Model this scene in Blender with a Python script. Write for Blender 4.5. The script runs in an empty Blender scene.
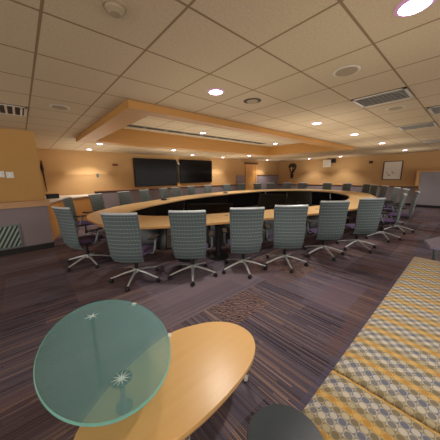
import bpy, bmesh, math, random
from mathutils import Vector, Matrix
random.seed(4)
COL = bpy.context.scene.collection
PI = math.pi
H, CZ = 1.5, 2.45

# ------------------------------------------------------------------ materials
def lin(c):
    c /= 255.0
    return c / 12.92 if c <= 0.04045 else ((c + 0.055) / 1.055) ** 2.4
def rgb(r, g, b): return (lin(r), lin(g), lin(b), 1.0)

class NT:
    def __init__(s, name):
        s.m = bpy.data.materials.new(name); s.m.use_nodes = True
        s.t = s.m.node_tree; s.b = s.t.nodes['Principled BSDF']; s.o = s.t.nodes['Material Output']
    def n(s, typ, **kw):
        x = s.t.nodes.new(typ)
        for k, v in kw.items(): setattr(x, k, v)
        return x
    def l(s, a, b): s.t.links.new(a, b)
    def val(s, sock, v):
        if hasattr(v, 'is_linked') or hasattr(v, 'links'): s.l(v, sock)
        else: sock.default_value = v
    def math(s, op, a, b=0.0, c=0.0):
        x = s.n('ShaderNodeMath', operation=op)
        s.val(x.inputs[0], a); s.val(x.inputs[1], b); s.val(x.inputs[2], c)
        return x.outputs[0]
    def mix(s, f, a, b, mode='MIX'):
        x = s.n('ShaderNodeMix', data_type='RGBA', blend_type=mode)
        s.val(x.inputs[0], f); s.val(x.inputs[6], a); s.val(x.inputs[7], b)
        return x.outputs[2]
    def ramp(s, f, stops, interp='LINEAR'):
        x = s.n('ShaderNodeValToRGB'); x.color_ramp.interpolation = interp
        e = x.color_ramp.elements
        while len(e) < len(stops): e.new(0.5)
        for i, (p, c) in enumerate(stops): e[i].position = p; e[i].color = c
        s.l(f, x.inputs[0]); return x.outputs[0]
    def obj(s): return s.n('ShaderNodeTexCoord').outputs['Object']
    def pos(s): return s.n('ShaderNodeNewGeometry').outputs['Position']
    def sep(s, v):
        x = s.n('ShaderNodeSeparateXYZ'); s.l(v, x.inputs[0]); return x.outputs
    def comb(s, x=0.0, y=0.0, z=0.0):
        c = s.n('ShaderNodeCombineXYZ'); s.val(c.inputs[0], x); s.val(c.inputs[1], y); s.val(c.inputs[2], z); return c.outputs[0]
    def noise(s, v, scale, detail=2.0, rough=0.5):
        x = s.n('ShaderNodeTexNoise'); s.l(v, x.inputs['Vector']); x.inputs['Scale'].default_value = scale
        x.inputs['Detail'].default_value = detail; x.inputs['Roughness'].default_value = rough; return x.outputs[0]
    def white(s, v):
        x = s.n('ShaderNodeTexWhiteNoise', noise_dimensions='3D'); s.l(v, x.inputs[0]); return x.outputs[0]
    def mapping(s, v, sc=(1, 1, 1), rot=(0, 0, 0)):
        x = s.n('ShaderNodeMapping'); s.l(v, x.inputs[0]); x.inputs['Scale'].default_value = sc; x.inputs['Rotation'].default_value = rot
        return x.outputs[0]
    def bump(s, h, strength=0.3, dist=0.005):
        x = s.n('ShaderNodeBump'); x.inputs['Strength'].default_value = strength; x.inputs['Distance'].default_value = dist
        s.l(h, x.inputs['Height']); s.l(x.outputs[0], s.b.inputs['Normal'])

def plain(name, col, rough=0.5, metal=0.0, var=0.06, scale=12.0, spec=0.5):
    k = NT(name)
    f = k.noise(k.obj(), scale, 3)
    c2 = tuple(max(0, x * (1 - 2.5 * var)) for x in col[:3]) + (1,)
    c1 = tuple(min(1, x * (1 + 2.5 * var)) for x in col[:3]) + (1,)
    k.l(k.mix(f, c2, c1), k.b.inputs['Base Color'])
    k.b.inputs['Roughness'].default_value = rough; k.b.inputs['Metallic'].default_value = metal
    k.b.inputs['Specular IOR Level'].default_value = spec
    return k.m

def emis(name, col, st):
    k = NT(name); k.b.inputs['Base Color'].default_value = col
    k.b.inputs['Emission Color'].default_value = col; k.b.inputs['Emission Strength'].default_value = st
    return k.m

def wood(name, a, b, rough=0.35, axis=0, scale=1.0):
    k = NT(name)
    sc = [9, 9, 9]; sc[axis] = 0.9
    v = k.mapping(k.obj(), tuple(x * scale for x in sc))
    f = k.noise(v, 2.5, 6, 0.62)
    g = k.noise(k.obj(), 1.4, 2)
    c = k.mix(f, a, b)
    c = k.mix(k.math('MULTIPLY', g, 0.35), c, tuple(x * 0.8 for x in a[:3]) + (1,))
    k.l(c, k.b.inputs['Base Color']); k.b.inputs['Roughness'].default_value = rough
    return k.m

def m_ceiling():
    k = NT('ceiling_tile'); p = k.sep(k.pos())
    def edge(c, off, step, w):
        q = k.math('DIVIDE', k.math('SUBTRACT', c, off), step)
        fr = k.math('ABSOLUTE', k.math('SUBTRACT', k.math('FRACT', q), 0.5))
        return k.math('GREATER_THAN', fr, 0.5 - w / step / 2)
    e = k.math('MAXIMUM', edge(p[0], 0.227, 0.626, 0.017), edge(p[1], 1.212, 0.58, 0.017))
    # T bars are darker brown lines in the colour; bump takes only the speckle
    sp = k.noise(k.pos(), 60, 4, 0.7)
    base = k.mix(k.ramp(sp, [(0.35, (0, 0, 0, 1)), (0.65, (1, 1, 1, 1))]), rgb(194, 174, 144), rgb(206, 187, 157))
    ix = k.math('FLOOR', k.math('DIVIDE', k.math('SUBTRACT', p[0], 0.227), 0.626)); iy = k.math('FLOOR', k.math('DIVIDE', k.math('SUBTRACT', p[1], 1.212), 0.58))
    w = k.white(k.comb(ix, iy, 0.0))
    base = k.mix(k.math('MULTIPLY', w, 0.12), base, rgb(180, 158, 126))
    k.l(k.mix(e, base, rgb(142, 121, 92)), k.b.inputs['Base Color']); k.b.inputs['Roughness'].default_value = 0.95
    k.b.inputs['Specular IOR Level'].default_value = 0.1
    k.bump(sp, 0.25, 0.004)
    return k.m

def m_wall(name, a, b):
    k = NT(name); f = k.noise(k.pos(), 3, 3); g = k.noise(k.pos(), 180, 2)
    k.l(k.mix(f, a, b), k.b.inputs['Base Color']); k.b.inputs['Roughness'].default_value = 0.85
    k.b.inputs['Specular IOR Level'].default_value = 0.15
    k.bump(g, 0.15, 0.002); return k.m

def m_carpet():
    k = NT('carpet_planks'); p = k.sep(k.pos()); X, Y = p[0], p[1]
    def stripes(along, across, seed):
        # wide bands, fine yarn rows, and dashes inside each row
        wob = k.noise(k.comb(k.math('MULTIPLY', along, 0.6), k.math('MULTIPLY', across, 5.0), seed), 1.0, 3)
        row = k.math('MULTIPLY', across, 78.0)
        rid = k.math('FLOOR', row)
        w = k.white(k.comb(rid, k.math('FLOOR', k.math('ADD', k.math('MULTIPLY', along, 1.1), k.math('MULTIPLY', rid, 0.37))), seed))
        wide = k.white(k.comb(k.math('FLOOR', k.math('MULTIPLY', across, 13.0)), k.math('FLOOR', k.math('MULTIPLY', along, 0.9)), seed + 3))
        dash = k.math('GREATER_THAN', k.math('FRACT', k.math('ADD', k.math('MULTIPLY', along, 48.0), k.math('MULTIPLY', rid, 0.5))), 0.55)
        f = k.math('ADD', k.math('MULTIPLY', w, 0.5), k.math('MULTIPLY', wide, 0.2))
        f = k.math('ADD', f, k.math('MULTIPLY', wob, 0.34))
        c = k.ramp(f, [(0.0, rgb(42, 36, 48)), (0.25, rgb(66, 62, 76)), (0.42, rgb(100, 90, 99)), (0.58, rgb(92, 92, 114)), (0.75, rgb(136, 114, 108)), (0.92, rgb(178, 150, 138))])
        dd = k.math('MULTIPLY', dash, k.math('MULTIPLY', w, 0.5))
        c = k.mix(dd, c, rgb(158, 128, 114))
        groove = k.math('LESS_THAN', k.math('FRACT', row), 0.25)
        return k.mix(k.math('MULTIPLY', groove, 0.7), c, rgb(30, 24, 32))
    ca = stripes(X, Y, 1.7); cb = stripes(Y, X, 8.2)
    reg = k.math('MULTIPLY', k.math('LESS_THAN', Y, 1.84), k.math('GREATER_THAN', X, 0.15))
    c = k.mix(reg, ca, cb)
    # planks differ a little in tone: mauve-grey ones among the brown
    def tone(ax, ay, seed, thr, colr, amt, c):
        ti = k.white(k.comb(k.math('FLOOR', k.math('ADD', k.math('MULTIPLY', X, ax), 0.52)), k.math('FLOOR', k.math('ADD', k.math('MULTIPLY', Y, ay), 0.42)), seed))
        return k.mix(k.math('MULTIPLY', k.math('GREATER_THAN', ti, thr), amt), c, colr), ti
    c, t1 = tone(1.41, 0.77, 5.0, 0.66, rgb(120, 112, 126), 0.42, c)
    c, t2 = tone(1.41, 2.31, 9.0, 0.62, rgb(118, 88, 82), 0.34, c)
    c, t3 = tone(0.7, 3.0, 15.0, 0.7, rgb(52, 42, 54), 0.35, c)
    # ornamental insets: looping yarn lines
    def box(x0, x1, y0, y1):
        a = k.math('MULTIPLY', k.math('GREATER_THAN', X, x0), k.math('LESS_THAN', X, x1))
        b = k.math('MULTIPLY', k.math('GREATER_THAN', Y, y0), k.math('LESS_THAN', Y, y1))
        return k.math('MULTIPLY', a, b)
    wv = k.n('ShaderNodeTexWave', wave_type='RINGS', rings_direction='SPHERICAL'); wv.inputs['Scale'].default_value = 9; wv.inputs['Distortion'].default_value = 7
    wv.inputs['Detail'].default_value = 1; wv.inputs['Detail Scale'].default_value = 2.2
    k.l(k.mapping(k.pos(), (1, 1, 1)), wv.inputs[0])
    orn = k.mix(k.math('GREATER_THAN', wv.outputs[1], 0.5), rgb(46, 38, 42), rgb(150, 120, 108))
    m1 = k.math('MAXIMUM', box(1.42, 2.05, 1.42, 1.84), box(2.9, 3.45, 1.5, 2.05))
    m1 = k.math('MAXIMUM', m1, box(6.0, 6.7, -0.4, 0.3))
    c = k.mix(k.math('MULTIPLY', m1, 0.6), c, orn)
    m2 = box(0.84, 2.5, 1.84, 2.55)
    c = k.mix(k.math('MULTIPLY', m2, 0.38), c, rgb(138, 126, 138))
    m3 = box(0.34, 0.95, 3.05, 4.15)
    c = k.mix(k.math('MULTIPLY', m3, 0.3), c, rgb(128, 114, 122))
    m4 = box(0.8, 7.0, 0.38, 0.58)
    c = k.mix(k.math('MULTIPLY', m4, 0.4), c, rgb(98, 94, 118))
    m5 = box(2.35, 3.35, 0.75, 1.2)
    c = k.mix(k.math('MULTIPLY', m5, 0.3), c, rgb(120, 108, 128))
    k.l(c, k.b.inputs['Base Color']); k.b.inputs['Roughness'].default_value = 1.0
    k.b.inputs['Specular IOR Level'].default_value = 0.05
    k.bump(k.noise(k.pos(), 260, 2), 0.4, 0.004)
    return k.m

def m_sofa():
    k = NT('bench_fabric'); p = k.sep(k.pos())
    s = 0.037
    u = k.math('DIVIDE', k.math('SUBTRACT', p[0], 1.19), s); v = k.math('DIVIDE', p[1], s)
    iu = k.math('FLOOR', u); iv = k.math('FLOOR', v)
    fu = k.math('SUBTRACT', k.math('FRACT', u), 0.5); fv = k.math('SUBTRACT', k.math('FRACT', v), 0.5)
    r = k.math('SQRT', k.math('ADD', k.math('POWER', fu, 2.0), k.math('POWER', fv, 2.0)))
    disc = k.math('LESS_THAN', r, 0.43)
    par = k.math('FLOORED_MODULO', k.math('ADD', iu, iv), 2.0)
    q = k.math('DIVIDE', k.math('ADD', k.math('FLOORED_MODULO', iu, 5.0), 0.5), 5.0)
    ground = k.ramp(q, [(0.0, rgb(158, 146, 118)), (0.2, rgb(178, 170, 152)), (0.4, rgb(132, 134, 142)), (0.6, rgb(160, 150, 130)), (0.8, rgb(204, 164, 92))], 'CONSTANT')
    dark = k.ramp(q, [(0.0, rgb(132, 120, 94)), (0.2, rgb(128, 128, 130)), (0.4, rgb(112, 118, 136)), (0.6, rgb(132, 122, 100)), (0.8, rgb(190, 146, 76))], 'CONSTANT')
    light = k.ramp(q, [(0.0, rgb(184, 172, 142)), (0.2, rgb(208, 200, 182)), (0.4, rgb(200, 196, 188)), (0.6, rgb(196, 186, 162)), (0.8, rgb(214, 178, 110))], 'CONSTANT')
    dc = k.mix(par, dark, light)
    gc = k.mix(par, k.mix(0.55, ground, light), k.mix(0.6, ground, dark))
    c = k.mix(disc, gc, dc)
    weave = k.noise(k.pos(), 420, 2)
    c = k.mix(k.math('MULTIPLY', weave, 0.25), c, rgb(120, 108, 84))
    k.l(c, k.b.inputs['Base Color']); k.b.inputs['Roughness'].default_value = 0.9
    k.b.inputs['Specular IOR Level'].default_value = 0.15
    k.bump(weave, 0.4, 0.002)
    return k.m

def m_mesh_fabric():
    k = NT('chair_mesh_fabric'); p = k.sep(k.obj())
    row = k.math('MULTIPLY', p[2], 19.0); rid = k.math('FLOOR', row)
    off = k.white(k.comb(rid, 1.0, 2.0))
    line = k.math('LESS_THAN', k.math('FRACT', row), 0.13)
    dash = k.math('LESS_THAN', k.math('FRACT', k.math('ADD', k.math('MULTIPLY', p[0], 24.0), off)), 0.6)
    lm = k.math('MULTIPLY', line, dash)
    f = k.noise(k.obj(), 260, 2)
    base = k.mix(f, rgb(80, 92, 95), rgb(88, 102, 104))
    base = k.mix(k.math('MULTIPLY', k.math('LESS_THAN', k.math('FRACT', k.math('MULTIPLY', p[2], 114.0)), 0.4), 0.12), base, rgb(52, 64, 68))
    k.l(k.mix(k.math('MULTIPLY', lm, 0.7), base, rgb(180, 192, 186)), k.b.inputs['Base Color'])
    k.b.inputs['Roughness'].default_value = 0.6
    k.bump(f, 0.3, 0.002)
    return k.m

def m_glass():
    k = NT('frosted_teal_glass')
    k.t.nodes.remove(k.b)
    d = k.n('ShaderNodeBsdfDiffuse'); d.inputs[0].default_value = rgb(158, 216, 226)
    f = k.n('ShaderNodeBsdfRefraction'); f.inputs['Color'].default_value = rgb(214, 244, 236); f.inputs['Roughness'].default_value = 0.25; f.inputs['IOR'].default_value = 1.12
    g = k.n('ShaderNodeBsdfGlossy'); g.inputs['Roughness'].default_value = 0.12
    tr = k.n('ShaderNodeBsdfTransparent'); tr.inputs[0].default_value = rgb(232, 244, 240)
    ft = k.n('ShaderNodeMixShader'); ft.inputs[0].default_value = 0.8; k.l(f.outputs[0], ft.inputs[1]); k.l(tr.outputs[0], ft.inputs[2])
    a = k.n('ShaderNodeMixShader'); a.inputs[0].default_value = 0.73; k.l(d.outputs[0], a.inputs[1]); k.l(ft.outputs[0], a.inputs[2])
    b = k.n('ShaderNodeMixShader'); b.inputs[0].default_value = 0.05; k.l(a.outputs[0], b.inputs[1]); k.l(g.outputs[0], b.inputs[2])
    k.l(b.outputs[0], k.o.inputs[0]); return k.m

def m_vent():
    return plain('vent_white_metal', rgb(206, 198, 184), 0.35, 0.0, 0.04)

def m_grille():
    k = NT('grille_louvres'); p = k.sep(k.obj())
    st = k.math('LESS_THAN', k.math('FRACT', k.math('MULTIPLY', k.math('ADD', p[0], k.math('MULTIPLY', p[2], -0.55)), 14.0)), 0.5)
    k.l(k.mix(st, rgb(30, 40, 36), rgb(150, 168, 158)), k.b.inputs['Base Color']); k.b.inputs['Roughness'].default_value = 0.4
    return k.m

def m_picture():
    k = NT('picture_print'); p = k.sep(k.obj())
    v = k.n('ShaderNodeTexVoronoi'); v.inputs['Scale'].default_value = 9; k.l(k.obj(), v.inputs[0])
    spots = k.math('LESS_THAN', v.outputs[0], 0.24)
    cen = k.math('MULTIPLY', k.math('LESS_THAN', k.math('ABSOLUTE', p[1]), 0.23), k.math('LESS_THAN', k.math('ABSOLUTE', k.math('ADD', p[2], 0.08)), 0.17))
    f = k.math('MULTIPLY', spots, cen)
    k.l(k.mix(f, rgb(222, 214, 198), rgb(110, 106, 96)), k.b.inputs['Base Color']); k.b.inputs['Roughness'].default_value = 0.4
    return k.m

M = dict(
    ceiling=m_ceiling(),
    wall=m_wall('gold_wall_paint', rgb(188, 150, 102), rgb(195, 157, 109)),
    wallL=m_wall('gold_wall_paint_column', rgb(188, 146, 88), rgb(194, 152, 95)),
    gray=m_wall('mauve_wainscot', rgb(138, 127, 131), rgb(147, 136, 140)),
    ledge=wood('maple_ledge', rgb(206, 160, 112), rgb(184, 134, 84), axis=0),
    ledgeY=wood('maple_ledge_lengthwise', rgb(206, 160, 112), rgb(184, 134, 84), axis=1),
    red=plain('dark_wood_trim', rgb(92, 52, 40), 0.5),
    base=plain('black_vinyl_base', rgb(22, 20, 22), 0.6),
    soffit=wood('maple_soffit', rgb(196, 144, 78), rgb(170, 118, 56), 0.45, scale=0.6),
    table=wood('maple_veneer', rgb(232, 200, 148), rgb(216, 178, 120), 0.38, axis=0, scale=0.6),
    coffee=wood('maple_coffee_top', rgb(240, 196, 134), rgb(224, 176, 108), 0.3, axis=0, scale=1.0),
    edge=plain('maple_edge_band', rgb(200, 150, 92), 0.4),
    panel=plain('black_gloss_panel', rgb(14, 12, 14), 0.18, 0, 0.05),
    black=plain('black_plastic', rgb(20, 20, 22), 0.45),
    screen=plain('dark_glass_screen', rgb(10, 8, 9), 0.2, 0, 0.02, spec=0.2),
    bezel=plain('black_bezel', rgb(11, 10, 11), 0.35, spec=0.25),
    chrome=plain('polished_aluminium', rgb(200, 204, 206), 0.3, 0.55, 0.02),
    rail=plain('pale_silver_rail', rgb(214, 222, 228), 0.3, 0.35, 0.01), gframe=plain('grey_frame_metal', rgb(116, 124, 128), 0.4, 0.6, 0.03),
    seat=plain('purple_seat_fabric', rgb(74, 58, 96), 0.9, 0, 0.1, 200),
    mesh=m_mesh_fabric(), carpet=m_carpet(), sofa=m_sofa(), glass=m_glass(),
    glassedge=plain('green_glass_edge', rgb(128, 190, 178), 0.25),
    star=plain('bright_fitting_metal', rgb(206, 226, 222), 0.35, 0.0, 0.02), stardisc=plain('teal_fitting_disc', rgb(96, 140, 142), 0.4),
    white=plain('white_plastic', rgb(225, 222, 215), 0.4),
    paper=plain('white_paper', rgb(236, 236, 236), 0.7),
    vent=m_vent(), ventdark=plain('vent_shadow_slot', rgb(66, 56, 46), 0.8),
    speaker=plain('speaker_grille_beige', rgb(162, 144, 116), 0.8, 0, 0.05, 150),
    lamp=emis('lamp_glow', (1.0, 0.93, 1.0, 1), 14.0),
    lampring=plain('lamp_ring_painted_halo', rgb(226, 170, 220), 0.4),  # ring coloured lilac to paint in the halo around each lamp
    grille=m_grille(), picture=m_picture(),
    door=wood('maple_door', rgb(222, 166, 98), rgb(198, 138, 74), 0.4, axis=2),
    mask=plain('dark_carved_wood', rgb(40, 24, 18), 0.5, 0, 0.15, 30),
    cabgray=plain('grey_laminate', rgb(144, 138, 144), 0.5, 0, 0.03, 3),
    darktop=plain('slate_grey_tabletop', rgb(36, 48, 56), 0.35, 0, 0.12, 9),
    greytop=plain('mauve_laminate_top', rgb(140, 134, 156), 0.45, 0, 0.04),
    red_dot=plain('dull_red_plastic', rgb(110, 44, 36), 0.5),
)

# ------------------------------------------------------------------ geometry helpers
def bm_new(): return bmesh.new()
def box(bm, x0, x1, y0, y1, z0, z1, mi=0, mat=None):
    ps = [Vector((x, y, z)) for z in (z0, z1) for x, y in ((x0, y0), (x1, y0), (x1, y1), (x0, y1))]
    if mat is not None: ps = [mat @ p for p in ps]
    v = [bm.verts.new(p) for p in ps]
    for f in ((3, 2, 1, 0), (4, 5, 6, 7), (0, 1, 5, 4), (1, 2, 6, 5), (2, 3, 7, 6), (3, 0, 4, 7)):
        bm.faces.new([v[i] for i in f]).material_index = mi
def prism(bm, pts, z0, z1, mi=0):
    a = [bm.verts.new((x, y, z0)) for x, y in pts]; b = [bm.verts.new((x, y, z1)) for x, y in pts]
    n = len(pts)
    bm.faces.new(a[::-1]).material_index = mi; bm.faces.new(b).material_index = mi
    for i in range(n): bm.faces.new((a[i], a[(i + 1) % n], b[(i + 1) % n], b[i])).material_index = mi
def lathe(bm, prof, seg=24, c=(0, 0, 0), mat=None, mi=0):
    rings = []
    for r, z in prof:
        ring = []
        for i in range(seg):
            t = 2 * PI * i / seg
            p = Vector((c[0] + r * math.cos(t), c[1] + r * math.sin(t), c[2] + z))
            if mat is not None: p = mat @ p
            ring.append(bm.verts.new(p))
        rings.append(ring)
    for a, b in zip(rings, rings[1:]):
        for i in range(seg): bm.faces.new((a[i], a[(i + 1) % seg], b[(i + 1) % seg], b[i])).material_index = mi
    bm.faces.new(rings[0][::-1]).material_index = mi; bm.faces.new(rings[-1]).material_index = mi
def tube(bm, pts, rad, seg=8, sy=1.0):
    pts = [Vector(p) for p in pts]; rads = rad if isinstance(rad, (list, tuple)) else [rad] * len(pts)
    rings = []
    for i, p in enumerate(pts):
        d = (pts[min(i + 1, len(pts) - 1)] - pts[max(i - 1, 0)]).normalized()
        up = Vector((0, 0, 1)) if abs(d.z) < 0.9 else Vector((0, 1, 0))
        a = d.cross(up).normalized(); b = a.cross(d).normalized()
        rings.append([bm.verts.new(p + (a * math.cos(2 * PI * j / seg) + b * math.sin(2 * PI * j / seg) * sy) * rads[i]) for j in range(seg)])
    for r0, r1 in zip(rings, rings[1:]):
        for j in range(seg): bm.faces.new((r0[j], r0[(j + 1) % seg], r1[(j + 1) % seg], r1[j]))
    bm.faces.new(rings[0][::-1]); bm.faces.new(rings[-1])
def obj(name, bm, mat, parent=None, smooth=False, bev=0.0, loc=None, bseg=2):
    me = bpy.data.meshes.new(name); bmesh.ops.recalc_face_normals(bm, faces=bm.faces[:]); bm.to_mesh(me); bm.free()
    o = bpy.data.objects.new(name, me); COL.objects.link(o)
    for m in (mat if isinstance(mat, (list, tuple)) else [mat]): me.materials.append(m)
    if parent: o.parent = parent
    if loc: o.location = loc
    if bev:
        b = o.modifiers.new('bevel', 'BEVEL'); b.width = bev; b.segments = bseg; b.limit_method = 'ANGLE'; b.angle_limit = math.radians(40)
    if smooth:
        for f in me.polygons: f.use_smooth = True
        me.set_sharp_from_angle(angle=math.radians(38))
    return o
def thing(name, label, cat, loc=(0, 0, 0), rz=0.0, group=None):
    o = bpy.data.objects.new(name, None); COL.objects.link(o); o.empty_display_size = 0.1
    o.location = loc; o.rotation_euler = (0, 0, rz); o['label'] = label; o['category'] = cat
    if group: o['group'] = group
    return o
def tag(o, label, cat, group=None):
    o['label'] = label; o['category'] = cat
    if group: o['group'] = group
    return o
def struct(name, bm, mat, label=None, **kw):
    o = obj(name, bm, mat, **kw); o['kind'] = 'structure'
    if label: o['label'] = label
    return o
def dup(root, loc, rz, label, group=None):
    r = root.copy(); COL.objects.link(r); r.location = loc; r.rotation_euler = (0, 0, rz); r['label'] = label
    if group: r['group'] = group
    for ch in list(root.children):
        c = ch.copy(); COL.objects.link(c); c.parent = r
        for g in ch.children:
            d = g.copy(); COL.objects.link(d); d.parent = c
    return r

# ------------------------------------------------------------------ room shell
XW, YW = 13.8, 9.3                      # picture wall, screen wall
CX0, CX1, CY0, CY1 = 1.44, 8.3, 3.16, 6.05   # opening of the ceiling recess
OX0, OX1, OY0, OY1 = 1.13, 8.95, 2.96, 6.42
b = bm_new(); box(b, -4.0, XW, -3.0, YW, -0.05, 0.0)
struct('floor', b, M['carpet'], 'striped purple and brown carpet')
b = bm_new()
box(b, -4, CX0, -3, YW, CZ, CZ + 0.04); box(b, CX1, XW, -3, YW, CZ, CZ + 0.04)
box(b, CX0, CX1, -3, CY0, CZ, CZ + 0.04); box(b, CX0, CX1, CY1, YW, CZ, CZ + 0.04)
box(b, CX0, CX1, CY0, CY1, 2.72, 2.76)
struct('ceiling', b, M['ceiling'], 'beige tiled suspended ceiling')
# wooden soffit ring round the recess
b = bm_new(); zb = CZ - 0.10
box(b, OX0, CX0, OY0, OY1, zb, CZ - 0.001); box(b, CX1, OX1, OY0, OY1, zb, CZ - 0.001)
box(b, CX0, CX1, OY0, CY0, zb, CZ - 0.001); box(b, CX0, CX1, CY1, OY1, zb, CZ - 0.001)
t = 0.02
box(b, CX0, CX0 + t, CY0, CY1, zb, 2.72); box(b, CX1 - t, CX1, CY0, CY1, zb, 2.72)
box(b, CX0 + t, CX1 - t, CY0, CY0 + t, zb, 2.72); box(b, CX0 + t, CX1 - t, CY1 - t, CY1, zb, 2.72)
struct('ceiling_soffit', b, M['soffit'], 'maple framed ceiling recess above the conference table')

b = bm_new(); box(b, -4, XW + 0.1, YW, YW + 0.1, 0, CZ)
struct('wall_back', b, M['wall'], 'gold painted wall carrying the two large screens')
b = bm_new(); box(b, XW, XW + 0.1, -3, YW, 0, CZ)
struct('wall_right', b, M['wall'], 'gold painted wall carrying the framed picture')
b = bm_new(); box(b, -3.5, 0.35, 6.05, YW, 0.0, CZ)
struct('wall_left', b, M['wallL'], 'projecting gold wall with switches and wainscot')
# wainscots
b = bm_new(); box(b, -3.5, 0.37, 6.03, 6.05, 0.12, 0.93)
struct('trim_1', b, M['gray'], 'mauve wainscot on the projecting wall')
b = bm_new(); box(b, -3.5, 0.40, 5.99, 6.05, 0.935, 1.06); box(b, -3.5, 0.415, 5.97, 6.05, 1.03, 1.06)
struct('trim_2', b, M['ledge'], 'maple rail on the projecting wall', bev=0.004)
b = bm_new(); box(b, -3.5, 0.375, 6.02, 6.05, 0, 0.12)
struct('baseboard_left', b, M['base'])
b = bm_new(); box(b, 2.02, 9.5, YW - 0.02, YW, 0.1, 0.98); box(b, 9.5, 10.28, YW - 0.03, YW, 0.1, 1.55); box(b, 11.35, XW, YW - 0.03, YW, 0.1, 1.5)
struct('trim_3', b, M['gray'], 'mauve wainscot along the screen wall')
b = bm_new(); box(b, 2.02, 9.5, YW - 0.04, YW, 0.98, 1.01); box(b, 11.35, XW, YW - 0.05, YW, 1.5, 1.54)
struct('trim_4', b, M['red'], 'dark wood strip along the screen wall wainscot')
b = bm_new(); box(b, 2.02, 9.5, YW - 0.06, YW, 1.01, 1.07)
struct('trim_5', b, M['ledge'], 'maple rail along the screen wall', bev=0.004)
b = bm_new(); box(b, 2.02, 10.28, YW - 0.025, YW, 0, 0.1); box(b, 11.35, XW, YW - 0.025, YW, 0, 0.1)
struct('baseboard_back', b, M['base'])
b = bm_new(); box(b, XW - 0.02, XW, 1.8, YW - 0.05, 0.1, 0.86)
struct('trim_6', b, M['gray'], 'mauve wainscot on the picture wall')
b = bm_new(); box(b, XW - 0.04, XW, 1.8, YW - 0.05, 0.86, 0.90)
struct('trim_7', b, M['red'], 'dark wood strip on the picture wall wainscot')
b = bm_new(); box(b, XW - 0.06, XW, 1.8, YW - 0.06, 0.90, 0.96)
struct('trim_8', b, M['ledgeY'], 'maple rail on the picture wall', bev=0.004)
b = bm_new(); box(b, XW - 0.025, XW, 1.8, YW - 0.05, 0, 0.1)
struct('baseboard_right', b, M['base'])

# door
b = bm_new(); box(b, 10.42, 11.22, YW - 0.05, YW - 0.005, 0.0, 2.2)
dr = struct('door_1', b, M['door'], 'light maple door beyond the table')
b = bm_new(); box(b, 10.30, 10.42, YW - 0.07, YW - 0.004, 0, 2.2); box(b, 11.22, 11.34, YW - 0.07, YW - 0.004, 0, 2.2)
obj('door_jamb', b, M['door'], dr); b = bm_new()
box(b, 10.22, 11.42, YW - 0.08, YW - 0.004, 2.2, 2.30)
obj('door_header', b, M['red'], dr)
b = bm_new(); tube(b, [(10.55, YW - 0.05, 1.0), (10.55, YW - 0.11, 1.0), (10.68, YW - 0.11, 1.0)], 0.012)
obj('door_handle', b, M['chrome'], dr)

# ------------------------------------------------------------------ corner counter
t = thing('corner_counter', 'gold wood corner counter with pale top behind the left end chairs', 'counter', (0.37, 6.6, 0))
def rel(pts, o): return [(x - o[0], y - o[1]) for x, y in pts]
o0 = (0.37, 6.6)
foot = [(0.375, 6.5), (0.75, 7.8), (1.95, 8.65), (1.95, 9.28), (0.375, 9.28)]
b = bm_new(); prism(b, rel(foot, o0), 0.0, 0.90); obj('body', b, M['door'], t)
top = [(0.375, 6.42), (0.80, 7.76), (1.99, 8.6), (1.99, 9.28), (0.375, 9.28)]
b = bm_new(); prism(b, rel(top, o0), 0.90, 0.94); obj('countertop', b, M['vent'], t, bev=0.004)
b = bm_new(); box(b, 0.50, 0.80, 8.0, 8.22, 0.94, 1.07); box(b, 0.52, 0.78, 7.99, 8.0, 0.955, 1.055)
tag(obj('speaker_box', b, M['black'], bev=0.01), 'small black box resting on the corner counter', 'box')
# dark tall carved wall piece by the projecting wall
def mask(name, label, loc, rz, hh, ww, group=None):
    t = thing(name, label, 'wall sculpture', loc, rz)
    b = bm_new()
    prof = [(-0.5, 0.12), (-0.40, 0.30), (-0.25, 0.34), (-0.15, 0.16), (-0.05, 0.46), (0.1, 0.72), (0.28, 0.95), (0.42, 0.80), (0.5, 0.36)]
    L = [(-w * ww / 2, z * hh) for z, w in prof]; Rr = [(w * ww / 2, z * hh) for z, w in prof[::-1]]
    pts = L + Rr
    a = [b.verts.new((x, 0, z)) for x, z in pts]; c = [b.verts.new((x * 0.75, -0.09, z * 0.92)) for x, z in pts]
    n = len(pts); b.faces.new(a); b.faces.new(c[::-1])
    for i in range(n): b.faces.new((a[i], a[(i + 1) % n], c[(i + 1) % n], c[i]))
    obj('face', b, M['mask'], t, smooth=True)
    b = bm_new(); box(b, -ww * 0.05, ww * 0.05, -0.14, -0.07, 0.0, hh * 0.26)
    box(b, -ww * 0.26, -ww * 0.10, -0.105, -0.085, hh * 0.16, hh * 0.20); box(b, ww * 0.10, ww * 0.26, -0.105, -0.085, hh * 0.16, hh * 0.20)
    obj('carved_features', b, M['edge'], t)
    return t
mask('carved_mask', 'dark carved wooden mask hanging on the far gold wall', (XW - 0.002, 8.2, 1.78), -PI / 2, 1.0, 0.66)
t = thing('wall_sculpture', 'tall dark narrow sculpture on the wall beside the projecting column', 'wall sculpture', (0.60, YW - 0.01, 1.10), 0)
b = bm_new(); tube(b, [(0.02, -0.05, -0.02), (0.0, -0.06, 0.3), (0.0, -0.05, 0.55), (-0.02, -0.06, 0.75), (0.0, -0.05, 0.98)], [0.012, 0.015, 0.02, 0.04, 0.015], 10); obj('stem', b, M['mask'], t, smooth=True)
b = bm_new(); lathe(b, [(0.015, 0), (0.045, 0.05), (0.035, 0.12), (0.01, 0.16)], 10, (-0.01, -0.07, 0.66)); obj('head', b, M['mask'], t, smooth=True)

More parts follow.
